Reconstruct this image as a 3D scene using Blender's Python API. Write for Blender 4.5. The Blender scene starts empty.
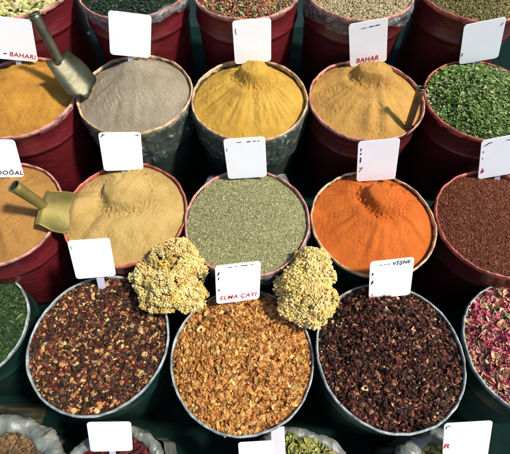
import bpy, math, random
import numpy as np
from mathutils import Vector, Matrix

rng = np.random.default_rng(7)
random.seed(7)
scene = bpy.context.scene
COL = scene.collection
CAM_H = 1.80
PITCH = math.radians(59.793)      # camera looks this far below the horizon
FPX = 402.2                       # focal length in photo pixels (510 wide)
cp, sp = math.cos(PITCH), math.sin(PITCH)
SUN_AZ, SUN_EL = math.radians(100), math.radians(54)
SUN = Vector((math.sin(SUN_AZ)*math.cos(SUN_EL), math.cos(SUN_AZ)*math.cos(SUN_EL), math.sin(SUN_EL)))

# ------------------------------------------------------------------ helpers
def ray(u, v):
    a = (u-255)/FPX; b = (227-v)/FPX
    return Vector((a, cp+b*sp, -sp+b*cp))
def atz(u, v, z):
    r = ray(u, v); k = (z-CAM_H)/r.z
    return Vector((0, 0, CAM_H)) + r*k
def onplane(u, v, p, n):
    r = ray(u, v); o = Vector((0, 0, CAM_H))
    return o + r*((p-o).dot(n)/r.dot(n))

def tag(o, label=None, cat=None, group=None, kind=None):
    if label: o['label'] = label
    if cat: o['category'] = cat
    if group: o['group'] = group
    if kind: o['kind'] = kind
    return o
def empty(name, loc, label=None, cat=None, group=None):
    o = bpy.data.objects.new(name, None); COL.objects.link(o)
    o.location = loc; o.empty_display_size = .05
    return tag(o, label, cat, group)
def mesh_obj(name, V, F, mats, parent=None, loc=None, midx=None, col=None, smooth=False):
    """V (n,3); F: list of (m,k) int arrays"""
    me = bpy.data.meshes.new(name)
    V = np.asarray(V, np.float32)
    if not isinstance(F, list): F = [F]
    F = [np.asarray(f, np.int32) for f in F if len(f)]
    tot = np.concatenate([np.full(len(f), f.shape[1], np.int32) for f in F])
    idx = np.concatenate([f.ravel() for f in F])
    st = np.concatenate([[0], np.cumsum(tot)[:-1]]).astype(np.int32)
    me.vertices.add(len(V)); me.vertices.foreach_set('co', V.ravel())
    me.loops.add(len(idx)); me.loops.foreach_set('vertex_index', idx)
    me.polygons.add(len(tot)); me.polygons.foreach_set('loop_start', st)
    me.update(calc_edges=True)
    if not isinstance(mats, (list, tuple)): mats = [mats]
    for m in mats: me.materials.append(m)
    if midx is not None: me.polygons.foreach_set('material_index', np.asarray(midx, np.int32))
    me.polygons.foreach_set('use_smooth', np.full(len(tot), smooth) if np.isscalar(smooth) else smooth)
    if col is not None:
        a = me.color_attributes.new('tint', 'FLOAT_COLOR', 'POINT')
        a.data.foreach_set('color', np.concatenate([col, np.ones((len(col), 1))], 1).astype(np.float32).ravel())
    me.validate()
    o = bpy.data.objects.new(name, me); COL.objects.link(o)
    if loc is not None: o.location = loc
    if parent is not None: o.parent = parent
    return o

class Waves:
    """cheap smooth noise: a sum of randomly oriented cosines"""
    def __init__(s, freq, seed, n=14, dim=2):
        g = np.random.default_rng(seed)
        d = g.normal(size=(n, dim)); d /= np.linalg.norm(d, axis=1)[:, None]
        s.k = d*freq*g.uniform(.6, 1.5, (n, 1)); s.p = g.uniform(0, 6.28, n); s.n = n
    def __call__(s, *xs):
        X = np.stack(xs, -1)
        return np.cos(X@s.k.T + s.p).sum(-1)/math.sqrt(s.n)*1.0
def sstep(a, b, x):
    t = np.clip((x-a)/(b-a), 0, 1); return t*t*(3-2*t)

def revolve(profile, n, wob=None):
    """profile list of (r,z) -> V,F ; wob(theta, i) -> (dr,dz)"""
    th = np.linspace(0, 2*np.pi, n, endpoint=False)
    V = []
    for i, (r, z) in enumerate(profile):
        dr, dz = wob(th, i) if wob else (0, 0)
        R = r+dr
        V.append(np.stack([R*np.cos(th), R*np.sin(th), np.full(n, z)+dz], -1))
    V = np.concatenate(V); m = len(profile)
    i, j = np.meshgrid(np.arange(m-1), np.arange(n), indexing='ij')
    a = i*n+j; b = i*n+(j+1) % n
    F = np.stack([a, b, b+n, a+n], -1).reshape(-1, 4)
    return V, F

# ------------------------------------------------------------------ materials
def newmat(name):
    m = bpy.data.materials.new(name); m.use_nodes = True
    nt = m.node_tree; b = nt.nodes['Principled BSDF']
    return m, nt, b
def N(nt, t, **kw):
    n = nt.nodes.new(t)
    for k, v in kw.items():
        if k in n.inputs: n.inputs[k].default_value = v
        else: setattr(n, k, v)
    return n
def ramp(nt, fac, stops):
    r = nt.nodes.new('ShaderNodeValToRGB'); e = r.color_ramp.elements
    while len(e) < len(stops): e.new(.5)
    for el, (p, c) in zip(e, stops): el.position = p; el.color = (*c, 1)
    nt.links.new(fac, r.inputs[0]); return r.outputs[0]
def plain(name, c, rough=.5, spec=.5, nscale=30, namp=.15, bump=.0, bscale=60, metal=0):
    m, nt, b = newmat(name); L = nt.links.new
    tc = N(nt, 'ShaderNodeTexCoord')
    n = N(nt, 'ShaderNodeTexNoise', Scale=nscale, Detail=6.0); L(tc.outputs['Object'], n.inputs['Vector'])
    c0 = tuple(x*(1-namp) for x in c); c1 = tuple(min(1, x*(1+namp)) for x in c)
    L(ramp(nt, n.outputs[0], [(.3, c0), (.7, c1)]), b.inputs['Base Color'])
    rr = N(nt, 'ShaderNodeMapRange'); rr.inputs[3].default_value = rough*.75; rr.inputs[4].default_value = min(1, rough*1.25)
    L(n.outputs[0], rr.inputs[0]); L(rr.outputs[0], b.inputs['Roughness'])
    b.inputs['Specular IOR Level'].default_value = spec; b.inputs['Metallic'].default_value = metal
    if bump:
        n2 = N(nt, 'ShaderNodeTexNoise', Scale=bscale, Detail=5.0); L(tc.outputs['Object'], n2.inputs['Vector'])
        bp = N(nt, 'ShaderNodeBump', Strength=bump, Distance=.006); L(n2.outputs[0], bp.inputs['Height']); L(bp.outputs[0], b.inputs['Normal'])
    return m
def powder(name, c, c2=None, grain=340, gamp=.36, bump=.5):
    """fine ground spice: two mingled colours plus grain"""
    m, nt, b = newmat(name); L = nt.links.new
    tc = N(nt, 'ShaderNodeTexCoord')
    c2 = c2 or tuple(x*.78 for x in c)
    n = N(nt, 'ShaderNodeTexNoise', Scale=9.0, Detail=8.0, Roughness=.65); L(tc.outputs['Object'], n.inputs['Vector'])
    base = ramp(nt, n.outputs[0], [(.35, c2), (.62, c)])
    g = N(nt, 'ShaderNodeTexNoise', Scale=grain, Detail=3.0, Roughness=.8); L(tc.outputs['Object'], g.inputs['Vector'])
    gr = ramp(nt, g.outputs[0], [(.3, (1-gamp,)*3), (.7, (1+gamp*.6,)*3)])
    mx = N(nt, 'ShaderNodeMix', data_type='RGBA', blend_type='MULTIPLY'); mx.inputs[0].default_value = 1
    L(base, mx.inputs[6]); L(gr, mx.inputs[7]); L(mx.outputs[2], b.inputs['Base Color'])
    b.inputs['Roughness'].default_value = .95; b.inputs['Specular IOR Level'].default_value = .12
    n3 = N(nt, 'ShaderNodeTexNoise', Scale=70.0, Detail=9.0, Roughness=.75); L(tc.outputs['Object'], n3.inputs['Vector'])
    bp = N(nt, 'ShaderNodeBump', Strength=bump, Distance=.007); L(n3.outputs[0], bp.inputs['Height']); L(bp.outputs[0], b.inputs['Normal'])
    return m
def flakemat(name, rough=.7, spec=.25, vein=120):
    m, nt, b = newmat(name); L = nt.links.new
    a = N(nt, 'ShaderNodeAttribute', attribute_name='tint')
    tc = N(nt, 'ShaderNodeTexCoord')
    n = N(nt, 'ShaderNodeTexNoise', Scale=vein*2.0, Detail=4.0); L(tc.outputs['Object'], n.inputs['Vector'])
    gr = ramp(nt, n.outputs[0], [(.3, (.72,)*3), (.7, (1.2,)*3)])
    mx = N(nt, 'ShaderNodeMix', data_type='RGBA', blend_type='MULTIPLY'); mx.inputs[0].default_value = 1
    L(a.outputs['Color'], mx.inputs[6]); L(gr, mx.inputs[7]); L(mx.outputs[2], b.inputs['Base Color'])
    b.inputs['Roughness'].default_value = rough; b.inputs['Specular IOR Level'].default_value = spec
    bp = N(nt, 'ShaderNodeBump', Strength=.35, Distance=.002); L(n.outputs[0], bp.inputs['Height']); L(bp.outputs[0], b.inputs['Normal'])
    return m
def film(name, c, alpha):
    """thin crinkled plastic sheet"""
    m, nt, b = newmat(name); L = nt.links.new
    tc = N(nt, 'ShaderNodeTexCoord')
    n = N(nt, 'ShaderNodeTexNoise', Scale=26.0, Detail=7.0, Distortion=1.2); L(tc.outputs['Object'], n.inputs['Vector'])
    L(ramp(nt, n.outputs[0], [(.5, c), (.63, tuple(x*1.5 for x in c)), (.68, tuple(min(.6, x*3+.12) for x in c))]), b.inputs['Base Color']); b.inputs['Roughness'].default_value = .22  # pale top stops paint crinkle highlights into the film colour
    bp = N(nt, 'ShaderNodeBump', Strength=.7, Distance=.012); L(n.outputs[0], bp.inputs['Height']); L(bp.outputs[0], b.inputs['Normal'])
    mr = N(nt, 'ShaderNodeMapRange'); mr.inputs[1].default_value = .35; mr.inputs[2].default_value = .7
    mr.inputs[3].default_value = alpha*.55; mr.inputs[4].default_value = min(1, alpha*1.5)
    L(n.outputs[0], mr.inputs[0]); L(mr.outputs[0], b.inputs['Alpha'])
    return m

def wallmat(name, c, rough=.32):
    """moulded plastic tub wall: scuffs, dust, slightly wavy surface"""
    m, nt, b = newmat(name); L = nt.links.new
    tc = N(nt, 'ShaderNodeTexCoord')
    mp = N(nt, 'ShaderNodeMapping'); mp.inputs['Scale'].default_value = (1, 1, 3); L(tc.outputs['Object'], mp.inputs[0])
    n = N(nt, 'ShaderNodeTexNoise', Scale=9.0, Detail=8.0, Roughness=.6); L(mp.outputs[0], n.inputs['Vector'])
    base = ramp(nt, n.outputs[0], [(.3, tuple(x*.7 for x in c)), (.6, c), (.82, tuple(min(1, x*1.35+.012) for x in c))])
    n2 = N(nt, 'ShaderNodeTexNoise', Scale=70.0, Detail=8.0, Roughness=.7); L(tc.outputs['Object'], n2.inputs['Vector'])
    spk = ramp(nt, n2.outputs[0], [(.66, (0, 0, 0)), (.74, (1, 1, 1))])
    mx = N(nt, 'ShaderNodeMix', data_type='RGBA'); L(spk, mx.inputs[0]); L(base, mx.inputs[6])
    mx.inputs[7].default_value = (*[min(1, x*1.6+.03) for x in c], 1); L(mx.outputs[2], b.inputs['Base Color'])
    b.inputs['Roughness'].default_value = rough
    n3 = N(nt, 'ShaderNodeTexNoise', Scale=14.0, Detail=3.0, Distortion=.8); L(mp.outputs[0], n3.inputs['Vector'])
    bp = N(nt, 'ShaderNodeBump', Strength=.13, Distance=.02); L(n3.outputs[0], bp.inputs['Height']); L(bp.outputs[0], b.inputs['Normal'])
    return m

RED = wallmat('red_plastic', (.135, .013, .017))
RED2 = wallmat('dark_red_plastic', (.088, .012, .013))
GREEN = wallmat('dark_green_plastic', (.007, .027, .020), .3)
BLACK = wallmat('dark_plastic', (.032, .046, .036), .25)
PINKRIM = plain('pale_pink_rim', (.50, .22, .17), .3, .5, 34, .65, .9, 60)
REDRIM = plain('red_rim', (.42, .10, .07), .3, .5, 34, .65, .9, 60)
TANRIM = plain('dusty_tan_rim', (.50, .33, .18), .3, .5, 34, .65, .9, 60)
GREYRIM = plain('pale_grey_rim', (.25, .28, .27), .3, .5, 34, .65, .9, 60)
CLEAR = film('clear_plastic_film', (.30, .33, .32), .32)
DARKFILM = film('dark_plastic_film', (.11, .13, .11), .45)
CARD = plain('white_card', (.95, .95, .95), .35, .4, 12, .02)
STICK = plain('lilac_white_plastic', (.52, .50, .62), .4, .4, 12, .05)
INKR = plain('red_ink', (.45, .02, .04), .5, .3, 200, .3)
INKK = plain('black_ink', (.012, .012, .016), .5, .3, 200, .3)
STEEL = plain('worn_steel', (.15, .14, .09), .48, .5, 14, .4, .10, 60, metal=.85)
TUBE_SHADE = plain('painted_inner_shade', (.012, .02, .014), .8, .2)  # near-black colour painting the shade inside the hollow scoop handles
BRONZE = plain('brown_metal', (.16, .105, .06), .3, .5, 26, .45, .15, 30, metal=.8)
OLIVE = plain('dusted_brass', (.22, .175, .045), .55, .4, 9, .45, .25, 26, metal=.45)
CLOTH = plain('dark_green_cloth', (.003, .014, .011), .85, .06, 40, .25, .3, 120)
GROUND = plain('dark_ground', (.005, .018, .014), .7, .25, 3, .3, .3, 30)
SACKM = plain('pale_sack_plastic', (.17, .18, .155), .38, .5, 16, .4, 1.0, 38)
FLAKE = flakemat('dried_pieces')
LEAFM = flakemat('dried_leaves', .75, .12)
FLOWER = flakemat('dried_blossom', .85, .15, 200)

# ------------------------------------------------------------------ tubs
TUB_H = .42
R_IN = .207
TUBS = {  # x, y, rim z, radius
 'T1': (-.958, 1.652, .889, .22), 'T2': (-.490, 1.652, .889, .22), 'T3': (-.036, 1.648, .889, .22), 'T4': (.421, 1.648, .885, .22), 'T5': (.880, 1.643, .884, .22),
 'T6': (-.907, 1.218, .717, .22), 'T7': (-.463, 1.234, .716, .219), 'T8': (-.021, 1.204, .718, .222), 'T9': (.428, 1.207, .713, .22), 'T10': (.876, 1.209, .708, .22),
 'T11': (-.912, .767, .590, .22), 'T12': (-.463, .772, .585, .219), 'T13': (-.028, .737, .587, .22), 'T14': (.417, .734, .583, .219), 'T15': (.860, .730, .588, .221),
 'T16': (-.989, .404, .425, .199), 'T17': (-.500, .333, .504, .223), 'T18': (-.040, .282, .504, .224), 'T19': (.419, .291, .525, .228), 'T20': (.892, .315, .492, .221)}
STEP_TOP = [.46, .288, .16, .07]       # rows back to front

def make_tub(key, body, rim, label, liner=None, rimw=1.0):
    x, y, zr, r = TUBS[key]
    row = (int(key[1:])-1)//5
    zb = STEP_TOP[row]; H = zr-zb
    t = empty('spice_tub', (x, y, zb), label, 'tub', 'spice tubs on the stepped stand')
    seed = int(key[1:])
    w1 = Waves(3, seed, 8); w2 = Waves(9, seed+50, 10); w3 = Waves(26, seed+90, 10)
    def cyc(th, w): return w(np.cos(th), np.sin(th))
    def wob(th, i):
        if i in (0, 1): return 0, 0
        return .0016*cyc(th, w1)+.0008*cyc(th, w2), 0
    rb = r*.885; f = lambda z: rb+(r-.006-rb)*z/H
    prof = [(0.001, 0.002), (rb-.008, 0.002), (rb, .012)]
    for z in np.linspace(.04, H-.13, 6): prof.append((f(z), z))
    zz = H-.105
    prof += [(f(zz-.012), zz-.012), (f(zz-.006)+.004, zz-.006), (f(zz)+.006, zz), (f(zz+.006)+.004, zz+.006), (f(zz+.012), zz+.012)]
    prof += [(f(H-.05), H-.05), (f(H-.012), H-.012), (r-.003, H-.002), (r-.006, H-.003), (r-.0085, H-.02), (r-.02, H-.12)]
    V, F = revolve(prof, 120, wob)
    mesh_obj('tub_body', V, F, body, t, smooth=True)
    # rim: folded lip, uneven all the way round
    def rw(th, i):
        a = .0011*cyc(th, w2)+.0012*cyc(th, w1)+.0007*cyc(th, w3); b = .0016*cyc(th+1.3, w2)+.0007*cyc(th+.7, w3)
        k = [.4, .8, 1, 1, 1, .9, .6, .3][i]; return a*k*rimw, b*k*rimw
    q = rimw
    prof = [(r-.0075, H-.024), (r-.0068, H-.005), (r-.0058, H+.002), (r-.003, H+.0042*q), (r+.0004, H+.003), (r+.0016, H-.002), (r+.0012, H-.009*q), (r-.0035, H-.015*q)]
    V, F = revolve(prof, 220, rw)
    mesh_obj('rim', V, F, rim, t, smooth=True)
    if liner:   # film bag pulled over the edge, hanging down outside in wrinkles
        mat, drop, tabs = liner
        wl = Waves(14, seed+7, 12); wm = Waves(34, seed+8, 12)
        def lw(th, i):
            k = [0, .3, .7, 1, 1, 1, 1][i]
            d = (.006*np.abs(cyc(th, wl))+.0035*np.abs(cyc(th, wm)))*k
            dz = (-.018*k*cyc(th, w1)-.010*k*cyc(th, w2))*(i > 3)
            for (a0, wd, out, up) in tabs:
                g = np.exp(-((np.angle(np.exp(1j*(th-a0))))/wd)**2)
                kk = [0, .25, .6, 1, .5, .15, 0][i]
                d = d+g*out*kk; dz = dz+g*up*kk
            return d, dz
        fr = lambda dz: f(H-dz)+.0045
        prof = [(r-.004, H-.010), (r+.0005, H-.011), (r+.0015, H-.015), (r+.001, H-.025)] + [(fr(drop*k), H-.0-drop*k) for k in (.4, .7, 1)]
        V, F = revolve(prof, 260, lw)
        mesh_obj('plastic_liner', V, F, mat, t, smooth=True)
    return t

# ------------------------------------------------------------------ heaps
class Heap:
    def __init__(s, key, fill=.012, h=.06, peak=(0, .07), knob=0, knobr=.06, ring=0, groove=0, gk=14, rough=.003, plump=1.0, dome=0, loop=None, dents=(), fine=.00055):
        s.x, s.y, s.z, s.r = TUBS[key]; s.R = s.r-.0066; s.__dict__.update(locals()); seed = int(key[1:])*11
        s.wa = Waves(18, seed, 16); s.wb = Waves(50, seed+1, 16); s.wc = Waves(130, seed+2, 16); s.wd = Waves(330, seed+6, 48); s.we = Waves(800, seed+7, 48)
        s.wg = Waves(gk, seed+3, 10); s.wg2 = Waves(gk*2.6, seed+4, 10); s.wk = Waves(45, seed+5, 10)
    def f(s, x, y):
        px, py = s.peak; dx, dy = x-px, y-py; d = np.hypot(dx, dy)+1e-6
        ux, uy = dx/d, dy/d
        b = ux*px+uy*py; D = -b+np.sqrt(np.maximum(b*b+s.R**2-px*px-py*py, 1e-6))
        t = np.clip(d/D, 0, 1)
        z = s.h*((1-t)**s.plump) if not s.dome else s.h*(1-t**2)**s.dome
        if not s.dome: z = z-s.h*.10*np.exp(-(d/.03)**2)
        mid = sstep(.12, .3, t)*(1-sstep(.75, 1, t))
        if s.groove:
            g = s.wg(ux, uy)+.6*s.wg2(ux, uy)*sstep(.3, .6, t)
            z = z+s.groove*g*mid*np.minimum(1, t*1.7)
        if s.knob:
            kr = s.knobr*(1+.07*s.wk(x, y)+.05*s.wb(x, y))
            z = z+s.knob*(.78*(1-sstep(.72, 1.04, d/kr))+.22*np.clip(1-d/kr, 0, 1)**.8)
            z = z+.0022*(s.wd(x, y)+s.we(x, y)*.6)*np.exp(-((d/kr-1.08)/.20)**2)
            front = .5-.5*uy*.9+.25*(-ux)
            z = z-s.ring*.8*np.exp(-((d/kr-1.2)/.22)**2)*front
            z = z+s.ring*.3*np.exp(-((d/kr-1.75)/.25)**2)*front
        for (ax, ay, aw, ah) in s.dents:
            z = z+ah*np.exp(-((x-ax)**2+(y-ay)**2)/aw**2)
        if s.loop:
            lx, ly, la, lb = s.loop; q = np.hypot((x-lx)/la, (y-ly)/lb)
            z = z-.0010*np.exp(-((q-1)/.07)**2)
        edge = 1-sstep(.86, 1, t)*.6
        z = z+s.rough*(s.wa(x, y)*.9+s.wb(x, y)*.45+s.wc(x, y)*.25)*edge+s.fine*(s.wd(x, y)+.6*s.we(x, y))*(.35+np.clip(s.wb(x+.3, y)+.2, 0, 1.2))
        return z-s.fill
def heap_grid(hp, nr=150, na=400):
    rr = (np.linspace(0, 1, nr)[1:]**.85)*hp.R; th = np.linspace(0, 2*np.pi, na, endpoint=False)
    Rg, Tg = np.meshgrid(rr, th, indexing='ij'); X = Rg*np.cos(Tg); Y = Rg*np.sin(Tg)
    V = np.stack([X, Y, hp.f(X, Y)], -1).reshape(-1, 3)
    c = np.array([[0, 0, float(hp.f(np.array([0.]), np.array([0.]))[0])]])
    m = nr-1; i, j = np.meshgrid(np.arange(m-1), np.arange(na), indexing='ij'); a = i*na+j; b = i*na+(j+1) % na
    F4 = np.stack([a, a+na, b+na, b], -1).reshape(-1, 4)
    k = np.arange(na); F3 = np.stack([np.full(na, m*na), k, (k+1) % na], -1)
    # a skirt that goes down into the tub
    low = V[(m-1)*na:].copy(); low[:, 2] -= .04; low[:, :2] *= .93
    base = m*na+1
    o = (m-1)*na+k; o2 = (m-1)*na+(k+1) % na
    Fs = np.stack([o, base+k, base+(k+1) % na, o2], -1)
    return np.concatenate([V, c, low]), [F4, Fs, F3]

def powder_heap(key, mat, label, name='spice_heap', **kw):
    hp = Heap(key, **kw); V, F = heap_grid(hp)
    o = mesh_obj(name, V, F, mat, None, (hp.x, hp.y, hp.z), smooth=True)
    tag(o, label, 'spice', 'heaps of loose spice'); return hp

# flake templates ---------------------------------------------------
def tpl_leaf(g, curl=.5, jag=.25, aspect=.6):
    n = 7; th = np.linspace(0, 2*np.pi, n, endpoint=False)+g.uniform(-.2, .2, n)
    r = 1+g.uniform(-jag, jag, n)
    P = np.stack([r*np.cos(th), aspect*r*np.sin(th), np.zeros(n)], -1)
    P = np.concatenate([[[0, 0, 0]], P]); P[:, 2] = curl*(P[:, 1]**2/aspect*g.uniform(.4, 1.5)+P[:, 0]**2*g.uniform(-.5, .5))+g.normal(0, .07, n+1)
    F = np.stack([np.zeros(n, int), 1+np.arange(n), 1+(np.arange(n)+1) % n], -1)
    return P, F
_ph = (1+5**.5)/2
ICO = np.array([(-1, _ph, 0), (1, _ph, 0), (-1, -_ph, 0), (1, -_ph, 0), (0, -1, _ph), (0, 1, _ph), (0, -1, -_ph), (0, 1, -_ph), (_ph, 0, -1), (_ph, 0, 1), (-_ph, 0, -1), (-_ph, 0, 1)])/math.hypot(1, _ph)
ICOF = np.array([(0, 11, 5), (0, 5, 1), (0, 1, 7), (0, 7, 10), (0, 10, 11), (1, 5, 9), (5, 11, 4), (11, 10, 2), (10, 7, 6), (7, 1, 8), (3, 9, 4), (3, 4, 2), (3, 2, 6), (3, 6, 8), (3, 8, 9), (4, 9, 5), (2, 4, 11), (6, 2, 10), (8, 6, 7), (9, 8, 1)])
def subdiv(V, F):
    V = list(map(tuple, V)); cache = {}; out = []
    def mid(a, b):
        k = (min(a, b), max(a, b))
        if k not in cache:
            p = np.array(V[a])+np.array(V[b]); p /= np.linalg.norm(p); cache[k] = len(V); V.append(tuple(p))
        return cache[k]
    for a, b, c in F:
        x, y, z = mid(a, b), mid(b, c), mid(c, a); out += [(a, x, z), (b, y, x), (c, z, y), (x, y, z)]
    return np.array(V), np.array(out)
ICO2, ICO2F = subdiv(ICO, ICOF)
def tpl_chunk(g, flat=.5, jit=.28, aspect=.72):
    P = ICO*(1+g.uniform(-jit, jit, (12, 1)))*np.array([1, aspect, flat]); P[:, 2] += .25*P[:, 0]**2*g.uniform(-1, 1.5); return P, ICOF
def tpl_bean(g, flat=.8, jit=.06, aspect=.8):
    P = ICO2*(1+g.uniform(-jit, jit, (len(ICO2), 1)))*np.array([1, aspect, flat]); return P, ICO2F
def tpl_sliver(g):
    P = np.array([(-1, -.16, 0), (-.2, .2, .12), (.4, -.2, .15), (1, .12, -.05), (0, .02, -.18)]) + g.normal(0, .06, (5, 3))
    return P, np.array([(0, 2, 1), (1, 2, 3), (0, 4, 2), (2, 4, 3), (0, 1, 4), (1, 3, 4)])

def rotmats(n, g, tilt):
    """random yaw, tilt away from flat by ~tilt radians, random roll"""
    a = g.uniform(0, 2*np.pi, n); t = np.abs(g.normal(0, tilt, n)); ax = g.uniform(0, 2*np.pi, n)
    def Rz(a):
        c, s, o, l = np.cos(a), np.sin(a), np.zeros(n), np.ones(n)
        return np.stack([np.stack([c, -s, o], -1), np.stack([s, c, o], -1), np.stack([o, o, l], -1)], -2)
    c, s, o, l = np.cos(t), np.sin(t), np.zeros(n), np.ones(n)
    Rx = np.stack([np.stack([l, o, o], -1), np.stack([o, c, -s], -1), np.stack([o, s, c], -1)], -2)
    return Rz(ax)@Rx@Rz(a)
def instance(tpls, pos, size, R, cols, g):
    """spread copies of templates, joined into arrays"""
    n = len(pos); which = g.integers(0, len(tpls), n); Vs, Fs, Cs = [], [], []; off = 0
    for k, (P, F) in enumerate(tpls):
        ix = np.where(which == k)[0]
        if not len(ix): continue
        v = np.einsum('nij,pj->npi', R[ix], P)*size[ix, None, None]+pos[ix, None, :]
        m = len(P); fs = F[None]+(np.arange(len(ix))*m)[:, None, None]+off
        Vs.append(v.reshape(-1, 3)); Fs.append(fs.reshape(-1, 3)); Cs.append(np.repeat(cols[ix], m, 0)); off += m*len(ix)
    return np.concatenate(Vs), np.concatenate(Fs), np.concatenate(Cs)
def pick(pal, n, g, jit=.22):
    w = np.array([p[0] for p in pal], float); w /= w.sum(); C = np.array([p[1] for p in pal])
    c = C[g.choice(len(pal), n, p=w)]
    return np.clip(c*(1+g.normal(0, jit, (n, 1)))*(1+g.normal(0, jit*.3, (n, 3))), .003, .95)
def flake_heap(key, label, pal, n, size, kinds, basecol, name, mat=None, tilt=.5, lift=.5, sj=.35, seed=0, cat='spice', extra=(), **kw):
    hp = Heap(key, **kw); g = np.random.default_rng(1000+seed+int(key[1:]))
    Vb, Fb = heap_grid(hp, 60, 140); Cb = np.tile(np.array([basecol]), (len(Vb), 1))*g.uniform(.8, 1.2, (len(Vb), 1))
    Vb[:, 2] -= size*.55
    VS, FQ, FT, CS = [Vb], [Fb[0], Fb[1]], [Fb[2]], [Cb]; off = len(Vb)
    jobs = [(pal, n, size, kinds, tilt, lift)]+list(extra)
    for (pl, nn, sz, kd, tl, lf) in jobs:
        r = np.sqrt(g.uniform(0, 1, nn))*(hp.R-sz*.25); a = g.uniform(0, 2*np.pi, nn); x, y = r*np.cos(a), r*np.sin(a)
        s = sz*np.exp(g.normal(0, sj, nn)).clip(.45, 1.9)
        z = hp.f(x, y)+g.uniform(-.6, 1, nn)*sz*lf
        V, F, C = instance([k(g) for k in kd for _ in range(4)], np.stack([x, y, z], -1), s, rotmats(nn, g, tl), pick(pl, nn, g), g)
        VS.append(V); FT.append(F+off); CS.append(C); off += len(V)
    nb = sum(len(f) for f in FQ)
    FTc = np.concatenate(FT)
    o = mesh_obj(name, np.concatenate(VS), FQ+[FTc], mat or FLAKE, None, (hp.x, hp.y, hp.z), col=np.concatenate(CS), smooth=False)
    tag(o, label, cat, 'heaps of loose spice'); return hp

# ------------------------------------------------------------------ the stand and ground
g_ = 6.0
V = [(-g_, -g_, 0), (g_, -g_, 0), (g_, g_, 0), (-g_, g_, 0)]
tag(mesh_obj('ground', V, [np.array([[0, 1, 2, 3]])], GROUND), kind='structure')
stand = empty('display_stand', (0, 1.0, 0.0), 'stepped stand under dark green cloth carrying the four rows of tubs', 'stand')
ys = [(1.43, 2.05), (.985, 1.43), (.535, .985), (.02, .535)]
for (y0, y1), zt in zip(ys, STEP_TOP):
    nx, ny = 150, 30; X, Y = np.meshgrid(np.linspace(-1.42, 1.42, nx), np.linspace(y0+.002, y1-.002, ny), indexing='ij')
    w = Waves(20, int(zt*1000)); w2 = Waves(55, int(zt*900))
    Z = zt-.004-np.abs(.004*w(X, Y)+.002*w2(X, Y))
    top = np.stack([X, Y-1.0, Z], -1).reshape(-1, 3)
    # hanging front with folds
    hz = np.linspace(0, 1, 12); XX, HH = np.meshgrid(np.linspace(-1.42, 1.42, nx), hz, indexing='ij')
    ztop = Z[:, 0][:, None]; front = np.stack([XX, (y0-.002-1.0)-(.010+.008*w(XX*1.6, HH*.02))*HH**.5*0.6, ztop*(1-HH)+.003*HH], -1).reshape(-1, 3)
    i, j = np.meshgrid(np.arange(nx-1), np.arange(ny-1), indexing='ij'); a = i*ny+j; Ft = np.stack([a, a+ny, a+ny+1, a+1], -1).reshape(-1, 4)
    i, j = np.meshgrid(np.arange(nx-1), np.arange(11), indexing='ij'); a = i*12+j; Ff = np.stack([a, a+1, a+13, a+12], -1).reshape(-1, 4)+len(top)
    # plain box sides and back
    zt2 = zt-.02; b = len(top)+len(front); y0_, y1_ = y0-1+.006, y1-1-.003
    bx = np.array([(-1.418, y0_, .001), (1.418, y0_, .001), (1.418, y1_, .001), (-1.418, y1_, .001), (-1.418, y0_, zt2), (1.418, y0_, zt2), (1.418, y1_, zt2), (-1.418, y1_, zt2)])
    Fb = np.array([(1, 2, 6, 5), (2, 3, 7, 6), (3, 0, 4, 7)])+b
    mesh_obj('step', np.concatenate([top, front, bx]), [np.concatenate([Ft, Ff, Fb])], CLOTH, stand, smooth=True)

# ------------------------------------------------------------------ build the tubs
PI = math.pi
make_tub('T1', RED, PINKRIM, 'red tub of pale olive beans at the left end of the back row')
make_tub('T2', RED, PINKRIM, 'red tub of near-black dried herb in the back row', (CLEAR, .05, [(-1.0, .3, .006, 0)]))
make_tub('T3', RED, PINKRIM, 'red tub of mixed red and green peppercorns in the back row')
make_tub('T4', RED2, PINKRIM, 'dark red tub of pale beige seeds in the back row', (CLEAR, .06, [(-1.2, .3, .006, 0)]))
make_tub('T5', RED2, REDRIM, 'dark red tub of olive brown seeds at the right end of the back row')
make_tub('T6', RED, PINKRIM, 'red tub of orange yellow powder beside the tub of grey powder')
make_tub('T7', BLACK, TANRIM, 'dark tub lined with crinkled film holding grey powder', (DARKFILM, .16, []))
make_tub('T8', BLACK, TANRIM, 'dark tub lined with film holding yellow powder with a raised knob', (DARKFILM, .14, []))
make_tub('T9', RED2, PINKRIM, 'dark red tub of tan powder with a scoop at its right edge')
make_tub('T10', RED2, REDRIM, 'dark red tub of bright green dried leaves')
make_tub('T11', RED, PINKRIM, 'red tub of tan brown powder under the handle of the brass scoop')
make_tub('T12', RED2, REDRIM, 'tub with reddish rim holding mustard tan powder next to the brass scoop', rimw=1.2)
make_tub('T13', BLACK, PINKRIM, 'dark tub with pinkish rim holding finely cut grey green herb', (CLEAR, .07, [(.98, .13, .035, .004), (2.2, .13, .032, .004)]))
make_tub('T14', GREEN, TANRIM, 'dark tub with tan rim holding bright orange powder')
make_tub('T15', RED2, REDRIM, 'tub with wavy red rim holding dark brown ground spice', rimw=1.3)
make_tub('T16', GREEN, GREYRIM, 'green tub of dark green cut herb at the left end of the front row')
make_tub('T17', GREEN, GREYRIM, 'green tub with grey rim holding mixed dark and tan fruit pieces at left')
make_tub('T18', GREEN, GREYRIM, 'green tub with grey rim holding golden orange apple chips')
make_tub('T19', GREEN, GREYRIM, 'green tub with pale rim holding blackish red dried fruit flakes at right')
make_tub('T20', GREEN, GREYRIM, 'green tub with grey rim holding pink dried petals')

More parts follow.
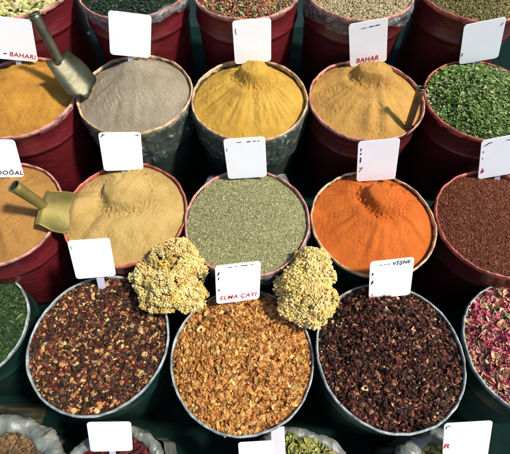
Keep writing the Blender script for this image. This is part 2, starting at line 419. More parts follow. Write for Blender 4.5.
# ------------------------------------------------------------------ powders
H = {}
H['T6'] = powder_heap('T6', powder('orange_yellow_powder', (.45, .222, .034), (.31, .135, .024)), 'heap of orange yellow ground spice below the steel scoop', h=.068, peak=(-.05, .08), groove=.0035, gk=7, rough=.0045, plump=1.0, dents=[(-.04, -.02, .05, .012), (-.1, -.06, .04, .01)])
H['T7'] = powder_heap('T7', powder('grey_powder', (.325, .27, .185), (.235, .19, .125), gamp=.55), 'heap of grey ground spice with a smooth low peak', h=.085, peak=(.005, .088), groove=.0022, gk=12, rough=.0022)
H['T8'] = powder_heap('T8', powder('yellow_powder', (.55, .325, .058), (.43, .235, .036)), 'raked heap of yellow ground spice with a crumbly knob on top', fill=.02, h=.088, peak=(.022, .090), knob=.031, knobr=.070, ring=.009, groove=.0037, gk=14, rough=.0026)
H['T9'] = powder_heap('T9', powder('tan_powder', (.52, .29, .075), (.38, .20, .05)), 'heap of tan ground spice with a round knob and a looped scratch', h=.079, peak=(.035, .088), knob=.032, knobr=.072, ring=.009, groove=.0042, gk=12, rough=.003, loop=(-.155, .015, .026, .055))
H['T11'] = powder_heap('T11', powder('tan_brown_powder', (.40, .20, .055), (.32, .155, .042)), 'heap of tan brown ground spice shaded by the brass scoop', h=.035, peak=(-.02, .04), groove=.003, gk=8, rough=.003)
H['T12'] = powder_heap('T12', powder('mustard_tan_powder', (.50, .335, .115), (.37, .235, .072)), 'heap of mustard tan ground spice with a broad flat knob', h=.062, peak=(-.01, .078), knob=.024, knobr=.088, ring=.010, groove=.0028, gk=8, rough=.0032, dents=[(-.165, .022, .046, .034), (-.168, -.045, .046, .034)])
H['T14'] = powder_heap('T14', powder('orange_powder', (.54, .130, .021), (.43, .095, .016), gamp=.2), 'heap of bright orange ground spice with an oval knob', fill=.014, h=.070, peak=(.045, .075), knob=.026, knobr=.072, ring=.010, groove=.0042, gk=12, rough=.0028)
brown = [(3, (.17, .045, .018)), (2, (.11, .028, .012)), (1.2, (.30, .11, .04)), (.5, (.05, .012, .007))]
flake_heap('T15', 'heap of dark brown coarsely ground spice', brown, 26000, .0021, [tpl_chunk], (.12, .028, .012), 'spice_heap', h=.03, peak=(0, .03), dome=1, rough=.002, fill=.016, tilt=1.2, lift=.4)
herb = [(4, (.37, .35, .16)), (3, (.27, .26, .11)), (2, (.52, .48, .26)), (1, (.12, .13, .05)), (.5, (.60, .52, .30))]
flake_heap('T13', 'heap of finely cut grey green dried herb', herb, 30000, .0029, [tpl_sliver], (.28, .27, .12), 'herb_heap', h=.035, peak=(0, .02), dome=1, rough=.002, fill=.010, tilt=.5, lift=.4, cat='herb')
# whole and cut things ------------------------------------------------
beans = [(4, (.50, .44, .17)), (3, (.40, .36, .12)), (2, (.58, .50, .24)), (1, (.20, .22, .06))]
flake_heap('T1', 'heap of pale olive dried beans', beans, 1500, .0098, [lambda g: tpl_bean(g, .62)], (.07, .06, .02), 'bean_heap', h=.05, peak=(0, .0), dome=1, tilt=.6, lift=.35, cat='beans', sj=.15)
darkh = [(5, (.014, .030, .016)), (3, (.02, .05, .025)), (1, (.06, .07, .04)), (.3, (.05, .02, .012))]
flake_heap('T2', 'heap of near-black dried herb', darkh, 6000, .0045, [tpl_chunk, tpl_sliver], (.008, .014, .009), 'herb_heap', h=.03, peak=(0, 0), dome=1, tilt=.8, cat='herb')
pepper = [(3, (.30, .045, .02)), (3, (.022, .028, .016)), (2, (.42, .33, .15)), (2, (.10, .14, .04)), (1, (.30, .14, .05))]
flake_heap('T3', 'heap of mixed red green and black peppercorns', pepper, 7000, .0042, [lambda g: tpl_bean(g, .95, .05, .95)], (.03, .02, .012), 'peppercorn_heap', h=.03, peak=(0, 0), dome=1, tilt=1, lift=.4, sj=.15, cat='peppercorns')
beige = [(4, (.48, .38, .21)), (3, (.38, .29, .15)), (1, (.2, .15, .08)), (1, (.60, .52, .34))]
flake_heap('T4', 'heap of pale beige seeds', beige, 11000, .0035, [lambda g: tpl_chunk(g, .7, .12)], (.16, .12, .06), 'seed_heap', h=.03, peak=(0, 0), dome=1, tilt=1, cat='seeds', sj=.2)
olive = [(3, (.20, .18, .05)), (3, (.10, .12, .03)), (2, (.30, .24, .10)), (2, (.14, .07, .025))]
flake_heap('T5', 'heap of olive brown seeds', olive, 10000, .0037, [lambda g: tpl_chunk(g, .7, .12)], (.05, .05, .015), 'seed_heap', h=.03, peak=(0, 0), dome=1, tilt=1, cat='seeds', sj=.2)
mint = [(4, (.13, .21, .045)), (3, (.20, .29, .085)), (2, (.31, .38, .16)), (1.6, (.045, .085, .018)), (.4, (.45, .43, .22))]
flake_heap('T10', 'heap of bright green dried leaves', mint, 11000, .0066, [lambda g: tpl_leaf(g, .7, .3, .6)], (.02, .05, .012), 'leaf_heap', LEAFM, h=.06, peak=(0, .02), dome=1, tilt=.5, lift=.8, cat='leaves',
           extra=[([(1, (.40, .40, .20))], 60, .014, [tpl_sliver], .3, 1.0)])
cut = [(4, (.022, .052, .018)), (3, (.042, .085, .026)), (2, (.012, .03, .012)), (1, (.13, .14, .05))]
flake_heap('T16', 'heap of dark green cut herb', cut, 9000, .006, [tpl_sliver, lambda g: tpl_leaf(g, .5, .3, .4)], (.01, .028, .01), 'herb_heap', LEAFM, h=.03, peak=(0, 0), dome=1, tilt=.6, lift=.7, cat='herb')
fruit = [(9, (.030, .016, .009)), (4, (.11, .022, .012)), (2.2, (.17, .065, .026)), (1.8, (.36, .16, .055)), (1, (.55, .34, .13))]
flake_heap('T17', 'heap of mixed dark and tan dried fruit pieces', fruit, 6500, .0064, [lambda g: tpl_chunk(g, .5), lambda g: tpl_leaf(g, .9, .35, .7)], (.012, .008, .006), 'fruit_heap', h=.035, peak=(-.01, .02), dome=1, tilt=.9, lift=.8, cat='dried fruit', rough=.005,
           extra=[(fruit, 3000, .0042, [tpl_chunk], 1.0, 1.6), ([(1, (.5, .31, .12)), (1, (.38, .16, .05))], 260, .0062, [lambda g: tpl_bean(g, .6, .2)], .7, 1.0)])
chips = [(4, (.54, .26, .07)), (3, (.43, .175, .038)), (2, (.27, .09, .016)), (1.5, (.62, .38, .13)), (.5, (.12, .04, .012))]
flake_heap('T18', 'heap of golden orange dried apple chips', chips, 6500, .0070, [lambda g: tpl_chunk(g, .55), lambda g: tpl_leaf(g, .8, .3, .7)], (.13, .05, .014), 'fruit_heap', h=.058, peak=(0, .06), dome=1, tilt=.9, lift=.8, cat='dried fruit', rough=.005,
           extra=[(chips, 4500, .0042, [tpl_chunk], 1.0, 1.6)])
hib = [(7, (.028, .013, .008)), (3, (.085, .016, .013)), (3, (.15, .052, .026)), (1.3, (.30, .13, .06)), (.45, (.52, .34, .17))]
flake_heap('T19', 'heap of blackish red dried fruit flakes', hib, 7000, .0064, [lambda g: tpl_chunk(g, .4), lambda g: tpl_leaf(g, 1.0, .4, .7)], (.011, .006, .006), 'fruit_heap', h=.045, peak=(0, .03), dome=1, tilt=.95, lift=.9, cat='dried fruit', rough=.005,
           extra=[(hib, 3500, .004, [tpl_chunk, tpl_sliver], 1.0, 1.8)])
petal = [(4, (.58, .14, .17)), (1.6, (.44, .055, .11)), (2.4, (.68, .32, .27)), (2.4, (.66, .40, .20)), (1.8, (.24, .28, .10)), (1, (.20, .03, .045))]
flake_heap('T20', 'heap of pink dried petals', petal, 4200, .0095, [lambda g: tpl_leaf(g, .45, .2, .8), lambda g: tpl_leaf(g, .8, .25, .65)], (.14, .03, .04), 'petal_heap', LEAFM, h=.045, peak=(0, .02), dome=1, tilt=.6, lift=.8, cat='petals', rough=.006,
           extra=[(petal, 1800, .006, [lambda g: tpl_leaf(g, 1.0, .35, .6)], .9, 1.3)])

# ------------------------------------------------------------------ cards
def rounded(w, h, rad, n=6):
    P = []
    for cx, cy, a in ((w/2-rad, h/2-rad, 0), (-w/2+rad, h/2-rad, 90), (-w/2+rad, -h/2+rad, 180), (w/2-rad, -h/2+rad, 270)):
        for k in range(n+1):
            t = math.radians(a+90*k/n); P.append((cx+rad*math.cos(t), cy+rad*math.sin(t)))
    return np.array(P)
def slab(P, t, bend=0, bw=.1):
    """outline P extruded by t with a small bevel"""
    n = len(P); c = P.mean(0); ins = c+(P-c)*(1-.0011/np.linalg.norm(P-c, axis=1).mean()*1.0)
    zf = lambda Q: bend*(Q[:, 0]/bw)**2
    rings = [np.c_[ins, zf(ins)+0], np.c_[P, zf(P)+t*.3], np.c_[P, zf(P)+t*.7], np.c_[ins, zf(ins)+t]]
    V = np.concatenate(rings+[[[c[0], c[1], 0], [c[0], c[1], t]]]); k = np.arange(n)
    Q = [np.stack([i*n+k, i*n+(k+1) % n, (i+1)*n+(k+1) % n, (i+1)*n+k], -1) for i in range(3)]
    T = np.concatenate([np.stack([np.full(n, 4*n), (k+1) % n, k], -1), np.stack([np.full(n, 4*n+1), 3*n+k, 3*n+(k+1) % n], -1)])
    return V, [np.concatenate(Q), T]
dg = None
def lettering(parent, text, x, y, size, mat, z, rot=0, sx=1.0):
    cu = bpy.data.curves.new('lettering', 'FONT'); cu.body = text; cu.size = size; cu.align_x = 'CENTER'; cu.align_y = 'CENTER'
    cu.extrude = .0003; cu.shear = .18; cu.offset = size*.012; cu.space_character = 1.08
    tmp = bpy.data.objects.new('lettering', cu); COL.objects.link(tmp)
    dgr = bpy.context.evaluated_depsgraph_get(); dgr.update()
    me = bpy.data.meshes.new_from_object(tmp.evaluated_get(dgr)); bpy.data.objects.remove(tmp)
    g = np.random.default_rng(len(text)*7)
    me.materials.clear(); me.materials.append(mat)
    o = bpy.data.objects.new('lettering', me); COL.objects.link(o); o.parent = parent
    o.location = (x, y, z); o.rotation_euler = (0, 0, rot); o.scale = (sx, 1, 1); return o
def strokes(parent, lst, mat, z):
    """short pen strokes: (x, y, length, thickness, angle)"""
    for (x, y, l, t, a) in lst:
        V, F = [], []
        ca, sa = math.cos(a), math.sin(a); n = len(V)*1
        base = len(V)
        for zz in (0, .0005):
            for px, py in ((-l/2, -t*.3), (-l*.1, -t/2), (l/2, -t*.2), (l/2, t*.3), (l*.1, t/2), (-l/2, t*.2)):
                V.append((x+px*ca-py*sa, y+px*sa+py*ca, z+zz))
        F = [np.array([[base+6+i for i in range(6)]]), np.array([[k, (k+1) % 6, 6+(k+1) % 6, 6+k] for k in range(6)])]
        mesh_obj('pen_mark', V, F, mat, parent)
def price_card(bot, top, right, z0, tilt, label, yaw=0, stick=None, w=None, marks=()):
    B = atz(bot[0], bot[1], z0); best = None
    for k in range(-7, 24):          # turn the card until its side edge is square to its foot
        yw = math.radians(k*.6)
        n_ = Vector((math.sin(yw)*math.cos(tilt), -math.cos(yw)*math.cos(tilt), math.sin(tilt)))
        T_ = onplane(*top, B, n_); Q_ = onplane(*right, B, n_); C_ = (B+T_)/2
        er = abs((T_-B).normalized().dot((Q_-C_).normalized()))+abs(yw)*.12
        if best is None or er < best[0]: best = (er, n_, T_, Q_)
    _, n, T, R = best
    up = T-B; hgt = up.length; up.normalize(); rt = up.cross(n).normalized(); C = (B+T)/2
    wid = w or 2*abs((R-C).dot(rt))
    M = Matrix((rt, up, n)).transposed().to_4x4(); M.translation = C
    e = empty('price_card', C, label, 'price card', 'white price cards'); e.matrix_world = M
    th = .0032
    V, F = slab(rounded(wid, hgt, wid*.085), th, bend=0)
    mesh_obj('card_board', V, F, CARD, e, smooth=False)
    # flat stick behind the card, pushed into the heap
    sl, sw, sxo = stick or (.05, .020, 0)
    y0 = -hgt/2-sl; y1 = -hgt/2+hgt*.45
    P = np.array([(sxo-sw*.22, y0), (sxo+sw*.22, y0), (sxo+sw/2, y0+.018), (sxo+sw/2, y1), (sxo-sw/2, y1), (sxo-sw/2, y0+.018)])
    V, F = slab(P, .0025); V[:, 2] -= .0045
    mesh_obj('stick', V, F, STICK, e)
    for mk in marks:
        k = mk[0]; ink = INKR if mk[1] == 'r' else INKK
        if k == 'text': lettering(e, mk[2], mk[3]*wid/2, mk[4]*hgt/2, mk[5]*hgt, ink, th+.0004, rot=mk[6] if len(mk) > 6 else 0)
        else: strokes(e, [(a*wid/2, b*hgt/2, l*wid, t*wid*.72, an) for a, b, l, t, an in mk[2]], ink, th+.0002)
    return e
def R_(d): return math.radians(d)
zr2, zr3, zr4 = .716, .586, .506
ty = R_(5)
price_card((18, 60), (9, 17), (34, 37), zr2+.04, R_(9), 'white price card with red lettering beside the steel scoop handle', ty, marks=[('text', 'r', 'BAHARI', .27, -.74, .15, -.06), ('st', 'k', [(-.55, -.70, .10, .035, .1)])])
price_card((130.5, 56), (130, 12.5), (151, 34), zr2+.055, R_(9), 'blank white price card above the grey powder', ty)
price_card((253, 62.5), (251.5, 19), (271, 40), zr2+.02, R_(11), 'white price card behind the knob of yellow powder', ty, marks=[('st', 'k', [(-.86, .58, .10, .03, 1.4), (-.84, .46, .08, .025, 1.9)])])
price_card((368, 64), (368, 20.5), (387, 41), zr2+.02, R_(11), 'white price card with red word along its foot behind tan powder', ty, marks=[('text', 'r', 'BAHAR', -.05, -.74, .15), ('st', 'k', [(-.2, .72, .16, .02, .02), (.18, .74, .13, .035, .0), (.48, .75, .13, .035, .03)])])
price_card((478, 61), (485, 20.5), (501.5, 40), zr2+.02, R_(11), 'leaning white price card above the green leaves', ty, marks=[('st', 'k', [(.84, .70, .10, .03, .9)]), ('st', 'r', [(-.90, -.48, .10, .045, 1.3)])])
price_card((2, 177), (-10, 139), (19, 156), zr3+.012, R_(15), 'white price card with black lettering at the edge of the tan brown powder', ty, marks=[('text', 'k', 'DOĞAL', .40, -.74, .15, -.02)])
price_card((124, 170), (119.5, 132), (142, 150), zr3+.012, R_(15), 'white price card with black corner marks over the mustard tan powder', ty, marks=[('st', 'k', [(-.84, .84, .10, .03, .6), (-.78, .9, .08, .03, 0), (.82, .86, .09, .03, 0)])])
price_card((247.5, 177.5), (244, 137.5), (266, 157), zr3+.012, R_(15), 'white price card standing in the grey green herb', ty, marks=[('st', 'k', [(-.25, .82, .12, .02, .02), (.2, .82, .10, .035, 0), (.48, .83, .08, .025, 0), (.68, .83, .06, .02, 0), (-.88, .5, .10, .022, 1.5)])])
price_card((375.5, 180), (379, 139.5), (397.5, 159), zr3+.012, R_(15), 'white price card with black and red side marks in the orange powder', ty, marks=[('st', 'k', [(-.84, .62, .09, .04, 1.4), (-.84, .42, .06, .05, 1.2), (-.84, .12, .17, .05, 1.5)]), ('text', 'r', '7', -.84, -.38, .15)])
price_card((498, 175.5), (503.5, 136), (522, 155), zr3+.012, R_(15), 'white price card with red spot in the dark brown spice', ty, marks=[('st', 'k', [(-.74, .76, .15, .04, .5), (-.58, .82, .1, .035, 0), (.25, .8, .1, .03, 0), (-.86, .42, .07, .02, 1.5), (-.86, .1, .06, .02, 1.5)]), ('st', 'r', [(-.84, -.55, .16, .055, 1.3), (-.78, -.6, .10, .045, 1.0)])])
price_card((96.5, 277), (88.5, 239), (113, 257), zr4+.06, R_(24), 'tilted white price card raised on its stick over mixed fruit pieces', ty, stick=(.09, .024, .01), marks=[('st', 'k', [(-.88, .66, .14, .02, 1.5)])])
price_card((238, 301), (238, 263), (260, 280), zr4+.035, R_(26), 'white price card with red words along its foot in the golden apple chips', ty, marks=[('text', 'r', 'ELMA ÇAYI', .0, -.70, .145), ('st', 'k', [(-.35, .86, .10, .025, 0), (-.1, .87, .08, .02, 0), (.2, .88, .1, .03, 0), (.35, .87, .07, .035, 0), (.6, .88, .09, .02, 0), (-.86, .6, .10, .05, 1.1), (-.86, .35, .08, .04, 1.3), (-.86, -.25, .07, .04, 1.5)])])
price_card((389, 296.5), (392, 259), (412, 276), zr4+.035, R_(26), 'white price card with black script at its top in the blackish red flakes', ty, marks=[('text', 'k', 'VİŞNE', .42, .80, .11, .03), ('st', 'k', [(-.5, .78, .07, .025, .1), (-.3, .79, .06, .02, 0), (-.14, .8, .06, .025, 0), (-.86, .36, .08, .05, 1.3), (-.86, -.08, .12, .06, 1.2)]), ('st', 'r', [(-.84, -.78, .11, .03, 1.1), (-.3, -.88, .4, .012, 0)])])

# ------------------------------------------------------------------ scoops
def tube_path(P0, P1, r0, r1, n=28, m=10, hollow=.0022):
    ax = (P1-P0).normalized(); a = ax.orthogonal().normalized(); b = ax.cross(a)
    V = []; L = []
    for k in range(m+1):
        t = k/m; L.append((t, r0+(r1-r0)*t))
    prof = L+[(1.0, r1-hollow)]+[(t, rr-hollow) for t, rr in reversed(L[2:-1])]
    for t, rr in prof:
        for j in range(n):
            q = 2*math.pi*j/n; V.append(P0+(P1-P0)*t+(a*math.cos(q)+b*math.sin(q))*rr)
    V = np.array([tuple(v) for v in V]); mm = len(prof)
    i, j = np.meshgrid(np.arange(mm-1), np.arange(n), indexing='ij'); A = i*n+j; Bq = i*n+(j+1) % n
    F = np.stack([A, Bq, Bq+n, A+n], -1).reshape(-1, 4)
    return V, F
def scoop(Hh, Tt, E, up, width, depth, mat, label, convex=False, hr=.019, tipround=.35):
    """Hh heel, Tt tip, E end of the handle"""
    e = empty('scoop', Hh, label, 'scoop', 'metal scoops')
    ex = (Tt-Hh); L = ex.length; ex.normalize(); ey = up.cross(ex).normalized(); ez = ex.cross(ey)
    ns, nt_ = 40, 31; V = []
    sgn = -1 if convex else 1
    for layer in (0, 1):
        for i in range(ns):
            s = i/(ns-1)
            w = width/2*(.80+.20*float(sstep(0, .6, np.array(s))))
            if s > 1-tipround: w = w*math.sqrt(max(0, 1-((s-(1-tipround))/tipround)**2*.86))
            hk = depth*(1-.35*s)*(.6+.4*float(sstep(0, .5, np.array(s))))
            for j in range(nt_):
                t = -1+2*j/(nt_-1)
                x = s*L+ (.012*(1-t*t) if s == 1 else 0); y = w*t
                z = sgn*hk*(abs(t)**(2.2 if convex else 3.4))
                if s < .12: z += sgn*depth*.75*(1-s/.12)**2*(1-.35*t*t)*.6
                z += -layer*.0016
                V.append(ex*x+ey*y+ez*z)
    V = np.array([tuple(v) for v in V]); n0 = ns*nt_
    i, j = np.meshgrid(np.arange(ns-1), np.arange(nt_-1), indexing='ij'); a = i*nt_+j
    q = np.stack([a, a+nt_, a+nt_+1, a+1], -1).reshape(-1, 4); F = [q, q[:, ::-1]+n0]
    def strip(ix): ix = np.array(ix); return np.stack([ix[:-1], ix[1:], ix[1:]+n0, ix[:-1]+n0], -1)
    F += [strip([k*nt_ for k in range(ns)]), strip([k*nt_+nt_-1 for k in range(ns)][::-1]), strip(list(range(nt_))[::-1]), strip([(ns-1)*nt_+k for k in range(nt_)])]
    mesh_obj('scoop_blade', V, [np.concatenate(F)], mat, e, smooth=True)
    # rolled lip along both sides of the blade
    P0 = ex*(.012)+ez*(sgn*depth*.35); P1 = E-Hh
    Vh, Fh = tube_path(P0, P1, hr*.82, hr)
    h = mesh_obj('handle', Vh, Fh, [mat, TUBE_SHADE], e, midx=np.where(np.arange(len(Fh)) >= 28*11, 1, 0), smooth=True)  # inner wall faces get the painted-in darkness
    # collar at the open end
    ax = (P1-P0).normalized(); a = ax.orthogonal().normalized(); b = ax.cross(a); Vr = []; nn = 30; mm = 8
    for k in range(nn):
        q = 2*math.pi*k/nn; c = P1+(a*math.cos(q)+b*math.sin(q))*hr; rd = (a*math.cos(q)+b*math.sin(q))
        for l in range(mm):
            u = 2*math.pi*l/mm; Vr.append(tuple(c+rd*(.0026*math.cos(u))+ax*(.0026*math.sin(u))))
    i, j = np.meshgrid(np.arange(nn), np.arange(mm), indexing='ij'); A = i*mm+j; B_ = ((i+1) % nn)*mm+j; C_ = ((i+1) % nn)*mm+(j+1) % mm; D_ = i*mm+(j+1) % mm
    mesh_obj('handle_rim', np.array(Vr), [np.stack([A, B_, C_, D_], -1).reshape(-1, 4)], mat, h, smooth=True)
    return e
# steel scoop: hangs over the orange yellow powder, tip on the rim of the grey tub
S = SUN
scoop(atz(57, 59, .825), atz(86, 94, .738), atz(33.5, 13.5, .985), Vector((.30, -.25, 1)).normalized(), .124, .046, STEEL,
      'steel scoop bridging the orange yellow and the grey powder, handle up', hr=.0190, tipround=.16)
scoop(atz(40, 204, .66), atz(79, 212, .612), atz(14, 186, .765), Vector((.12, -.12, 1)).normalized(), .160, .034, OLIVE,
      'brass coloured scoop lying face down between tan brown and mustard tan powder', convex=True, hr=.0200, tipround=.30)
scoop(atz(411, 126, .712), atz(394, 141, .680), atz(421, 88, .855), Vector((-.5, .3, 1)).normalized(), .070, .018, BRONZE,
      'scoop with its blade buried in the tan powder, brown handle leaning right', hr=.0145, tipround=.4)

# ------------------------------------------------------------------ dried blossom bunches
def bunch(lobes, z0, label, seed, n_flo, cols, fr=(.013, .022)):
    """lobes: (u, v, radius px, lift) in the photo laid on height z0"""
    g = np.random.default_rng(seed)
    cs = [(atz(u, v, z0+l), r) for u, v, r, l in lobes]
    C0 = sum((c for c, _ in cs), Vector())/len(cs); C0.z = z0-.03
    P, Nn = [], []
    cen = np.array([tuple(c) for c, _ in cs]); rad = np.array([r*.0033 for _, r in cs])
    area = rad**2/np.sum(rad**2)
    while len(P) < n_flo:
        k = g.choice(len(cs), p=area); d = g.normal(size=3); d /= np.linalg.norm(d)
        p = cen[k]+d*rad[k]*np.array([1, 1, .62])
        dd = np.linalg.norm((p-cen)/np.array([1, 1, .62]), axis=1)/rad
        if (dd < .86).any(): continue
        if d[2] < -.55: continue
        P.append(p); Nn.append(d)
    P = np.array(P); Nn = np.array(Nn); wv = Waves(42, seed, 16, 3); P = P+Nn*(.0085*wv(*P.T))[:, None]
    pos, size, tint, pal = [], [], [], pick(cols, len(P), g, .10)
    for p, nrm, c in zip(P, Nn, pal):
        r = g.uniform(*fr)*(1.5 if g.uniform() < .22 else 1); m = int(g.integers(50, 80))
        d = g.normal(size=(m, 3)); d /= np.linalg.norm(d, axis=1)[:, None]; d += nrm*.8; d /= np.linalg.norm(d, axis=1)[:, None]
        pos.append(p+d*r*g.uniform(.55, 1.0, (m, 1))); size.append(r*g.uniform(.10, .24, m)); tint.append(np.clip(c*(1+g.normal(0, .14, (m, 1))), .01, .9))
    pos = np.concatenate(pos)-np.array(C0); size = np.concatenate(size); tint = np.concatenate(tint)
    tp = [tpl_chunk(g, .75, .25, .85) for _ in range(10)]
    V, F, C = instance(tp, pos, size, rotmats(len(pos), g, 1.2), tint, g)
    # inner mass that the heads grow from
    VI, FI, CI = [], [], []; off = 0
    for (c, r), rr in zip(cs, rad):
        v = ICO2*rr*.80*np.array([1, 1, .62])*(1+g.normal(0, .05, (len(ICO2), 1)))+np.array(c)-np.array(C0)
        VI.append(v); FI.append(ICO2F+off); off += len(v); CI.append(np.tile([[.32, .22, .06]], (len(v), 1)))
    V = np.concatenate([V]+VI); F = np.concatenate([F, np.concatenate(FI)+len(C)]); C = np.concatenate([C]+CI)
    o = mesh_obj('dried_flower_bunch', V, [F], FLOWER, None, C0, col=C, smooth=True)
    return tag(o, label, 'dried flowers', 'bunches of dried yellow flowers')
ycols = [(4, (.71, .51, .175)), (3, (.77, .60, .26)), (1.5, (.66, .47, .15)), (.6, (.66, .44, .10))]
bunch([(174, 262, 20, .03), (152, 274, 15, .015), (190, 272, 17, .02), (168, 287, 20, .02), (190, 294, 14, .005), (142, 279, 9, 0), (154, 297, 12, 0), (178, 256, 13, .03)], .565,
      'crumbly pale yellow flower bunch between the mustard tan and apple chip tubs', 3, 520, ycols, (.009, .016))
ycols2 = [(4, (.72, .52, .18)), (3, (.77, .595, .25)), (1.5, (.66, .47, .15))]
bunch([(311, 264, 12, .045), (302, 277, 14, .03), (320, 276, 13, .03), (308, 291, 18, .03), (324, 297, 12, .015), (300, 303, 14, .012), (316, 308, 12, .005), (287, 286, 7, .0)], .565,
      'rounded lumpy pale yellow flower bunch beside the orange powder tub', 5, 470, ycols2, (.013, .021))

# ------------------------------------------------------------------ sacks in front
def sack(c, r, zr, label, roll=.020, seed=1, fill=None, tabs=()):
    e = empty('open_sack', (c[0], c[1], .0), label, 'sack', 'open sacks in front of the stand')
    w1, w2, w3 = Waves(3, seed, 8), Waves(9, seed+1, 10), Waves(24, seed+2, 12)
    cy = lambda th, w: w(np.cos(th), np.sin(th))
    prof = [(.002, .003), (r*.88, .003), (r*1.0, .03)]+[(r*(1.05-.07*(z/zr)), z) for z in np.linspace(.08, zr-.03, 7)]
    def wb(th, i): return ((.010*cy(th, w2)+.005*cy(th, w3)) if i > 1 else 0), 0
    V, F = revolve(prof, 160, wb); mesh_obj('sack_body', V, F, SACKM, e, smooth=True)
    wr = Waves(75, seed+3, 9, 3); wr2 = Waves(170, seed+4, 9, 3)
    m = 26; pr = [(r+roll*.95*math.cos(2*math.pi*k/m), zr+roll*math.sin(2*math.pi*k/m)) for k in range(m+1)]
    def rw(th, i):
        a = .014*cy(th, w1)+.003*cy(th, w2); s = 1+.20*cy(th*1.0+2, w2)+.05*cy(th, w3)
        ang = 2*math.pi*i/m; tw = .06*np.sin(th*9+ang*2+3*cy(th, w1))
        X3 = ((r+roll*math.cos(ang))*np.cos(th), (r+roll*math.cos(ang))*np.sin(th), np.full_like(th, roll*math.sin(ang)))
        d = roll*(s-1+tw)-roll*.22*np.minimum(np.abs(wr(*X3)), .9)-roll*.12*np.minimum(np.abs(wr2(*X3)), .9)+roll*.2
        return a+d*math.cos(ang), .012*cy(th+2, w1)+d*math.sin(ang)
    V, F = revolve(pr, 420, rw); mesh_obj('rolled_rim', V, F, SACKM, e, smooth=True)
    return e
zs = .30
cA = atz(117, 487, zs); cB = atz(298, 497, zs); cC = atz(440, 492, zs); cD = atz(-2, 494, zs)
sack(cA, .165, zs, 'pale plastic sack of dark red pieces at the bottom edge', seed=21)
sack(cB, .175, zs, 'pale plastic sack of olive yellow leaves at the bottom edge', seed=31)
sack(cC, .160, zs, 'pale plastic sack of yellowish seeds with rolled lip beside a price card', seed=41, roll=.026)
sack(cD, .185, zs, 'pale crumpled sack in the bottom left corner', seed=51, roll=.030)
TUBS['T31'] = (cA.x, cA.y, zs+.005, .165); TUBS['T32'] = (cB.x, cB.y, zs+.015, .175); TUBS['T33'] = (cC.x, cC.y, zs+.005, .16); TUBS['T34'] = (cD.x, cD.y, zs-.01, .185)
dred = [(4, (.10, .012, .014)), (3, (.05, .009, .010)), (2, (.20, .03, .025)), (1, (.03, .008, .008))]
flake_heap('T31', 'dark red dried pieces filling the sack under a price card', dred, 3500, .0075, [tpl_chunk, tpl_leaf], (.03, .006, .007), 'fruit_heap', h=.03, peak=(0, .02), dome=1, tilt=.9, lift=.9, cat='dried fruit')
oy = [(4, (.34, .32, .09)), (3, (.22, .24, .06)), (2, (.46, .42, .16)), (1, (.12, .14, .03))]
flake_heap('T32', 'olive yellow dried leaves filling the sack below the apple chips', oy, 1900, .015, [lambda g: tpl_leaf(g, .8, .2, .4)], (.08, .09, .02), 'leaf_heap', LEAFM, h=.05, peak=(.02, .03), dome=1, tilt=.6, lift=.8, cat='leaves')
ysd = [(4, (.45, .33, .10)), (3, (.32, .22, .06)), (2, (.55, .46, .2)), (2, (.10, .12, .03))]
flake_heap('T33', 'yellowish seeds filling the sack with the rolled lip', ysd, 2600, .0075, [lambda g: tpl_bean(g, .7)], (.06, .05, .015), 'seed_heap', h=.03, peak=(0, .02), dome=1, tilt=.9, lift=.6, cat='seeds')
flake_heap('T34', 'brown dried pieces filling the corner sack', [(2, (.16, .09, .035)), (1, (.09, .06, .03))], 2600, .008, [tpl_chunk], (.05, .03, .012), 'fruit_heap', h=.01, peak=(0, 0), dome=1, tilt=.9, lift=.8, cat='dried fruit')
price_card((112, 450.5), (109, 421.5), (132, 436), zs+.055, R_(30), 'white price card in the sack of dark red pieces', ty)
price_card((257, 470), (256, 441), (274, 455), zs+.055, R_(30), 'white price card at the bottom edge in front of the apple chips', ty)
price_card((464, 461), (468, 421.5), (489.5, 441), zs+.06, R_(30), 'white price card with red letter and black corner mark beside the rolled sack lip', ty, marks=[('text', 'r', 'R', -.86, -.12, .16), ('st', 'k', [(-.90, .80, .09, .03, 1.3), (-.80, .88, .09, .03, .2)])])
# loose broad stick standing in the olive leaves
b0 = atz(279, 470, zs+.05); b1 = atz(277.5, 427, zs+.13)
e = empty('flat_stick', b0, 'broad lilac white stick standing in the sack of olive leaves', 'stick')
ax = (b1-b0); Ls = ax.length; ax.normalize(); nn_ = Vector((.15, -.8, .6)); rt = ax.cross(nn_).normalized(); n3 = rt.cross(ax)
M = Matrix((rt, ax, n3)).transposed().to_4x4(); M.translation = b0
e.matrix_world = M
V, F = slab(np.array([(-.012, -.05), (.012, -.05), (.023, 0), (.021, Ls), (-.021, Ls), (-.023, 0)]), .003); mesh_obj('stick_blade', V, F, STICK, e)
# thin stake with a white tip leaning in the gap between two red tubs
p0 = atz(100, 54, .60); p1 = atz(89, 33, .72)
e = empty('thin_stake', p0, 'thin stake with a white tip leaning in the dark gap behind the grey powder', 'stake')
V, F = tube_path(Vector((0, 0, 0)), p1-p0, .0028, .0028, 10, 4, .001); mesh_obj('stake_rod', V, F, plain('olive_stake', (.12, .12, .08), .4), e, smooth=True)
Vt = ICO2*np.array([.009, .007, .008])*(1+rng.normal(0, .1, (len(ICO2), 1)))+np.array(p1-p0); mesh_obj('stake_tip', Vt, [ICO2F], STICK, e, smooth=True)
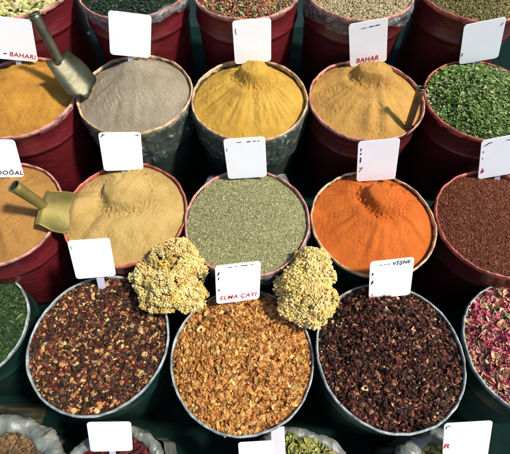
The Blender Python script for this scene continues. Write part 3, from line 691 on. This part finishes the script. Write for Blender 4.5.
# folded olive cloth lying by the corner sack
nx, ny = 90, 60
cc = atz(2, 422, .10); X, Y = np.meshgrid(np.linspace(-.17, .15, nx), np.linspace(-.07, .07, ny), indexing='ij')
wv = Waves(30, 77); wv2 = Waves(70, 78)
env = np.clip(1-(X/.17)**4, 0, 1)*np.clip(1-(Y/.07)**2, 0, 1)**.5
Z = env*(.045+.014*np.sin(Y*150+X*10+wv(X, Y))+.006*wv2(X, Y))
i, j = np.meshgrid(np.arange(nx-1), np.arange(ny-1), indexing='ij'); a = i*ny+j
tag(mesh_obj('folded_cloth', np.stack([X, Y, Z], -1).reshape(-1, 3), [np.stack([a, a+ny, a+ny+1, a+1], -1).reshape(-1, 4)], plain('olive_cloth', (.035, .034, .018), .85, .2, 30, .35, .4, 150), None, (cc.x, cc.y, .068), smooth=True),
    'crumpled olive brown cloth on the dark stand in the lower left corner', 'cloth')

# ------------------------------------------------------------------ camera, light
cam = bpy.data.cameras.new('camera'); co = bpy.data.objects.new('camera', cam); COL.objects.link(co)
co.location = (0, 0, CAM_H); co.rotation_euler = (math.pi/2-PITCH, 0, 0)
cam.sensor_width = 36; cam.lens = FPX/510*36; cam.clip_end = 100; cam.clip_start = .02
scene.camera = co
w = bpy.data.worlds.new('World'); scene.world = w; w.use_nodes = True
nt = w.node_tree; bg = nt.nodes['Background']
sky = nt.nodes.new('ShaderNodeTexSky'); sky.sky_type = 'NISHITA'; sky.sun_disc = False
sky.sun_elevation = SUN_EL; sky.sun_rotation = SUN_AZ
nt.links.new(sky.outputs[0], bg.inputs[0]); bg.inputs[1].default_value = .115
sl = bpy.data.lights.new('sun', 'SUN'); sl.energy = 4.2; sl.angle = R_(6); sl.color = (1, .95, .86)
so = bpy.data.objects.new('sun', sl); COL.objects.link(so); so.location = (2, 1, 4)
so.rotation_euler = SUN.to_track_quat('Z', 'Y').to_euler()
vs = scene.view_settings; vs.view_transform = 'Standard'; vs.look = 'None'; vs.exposure = 0.44; vs.gamma = 1
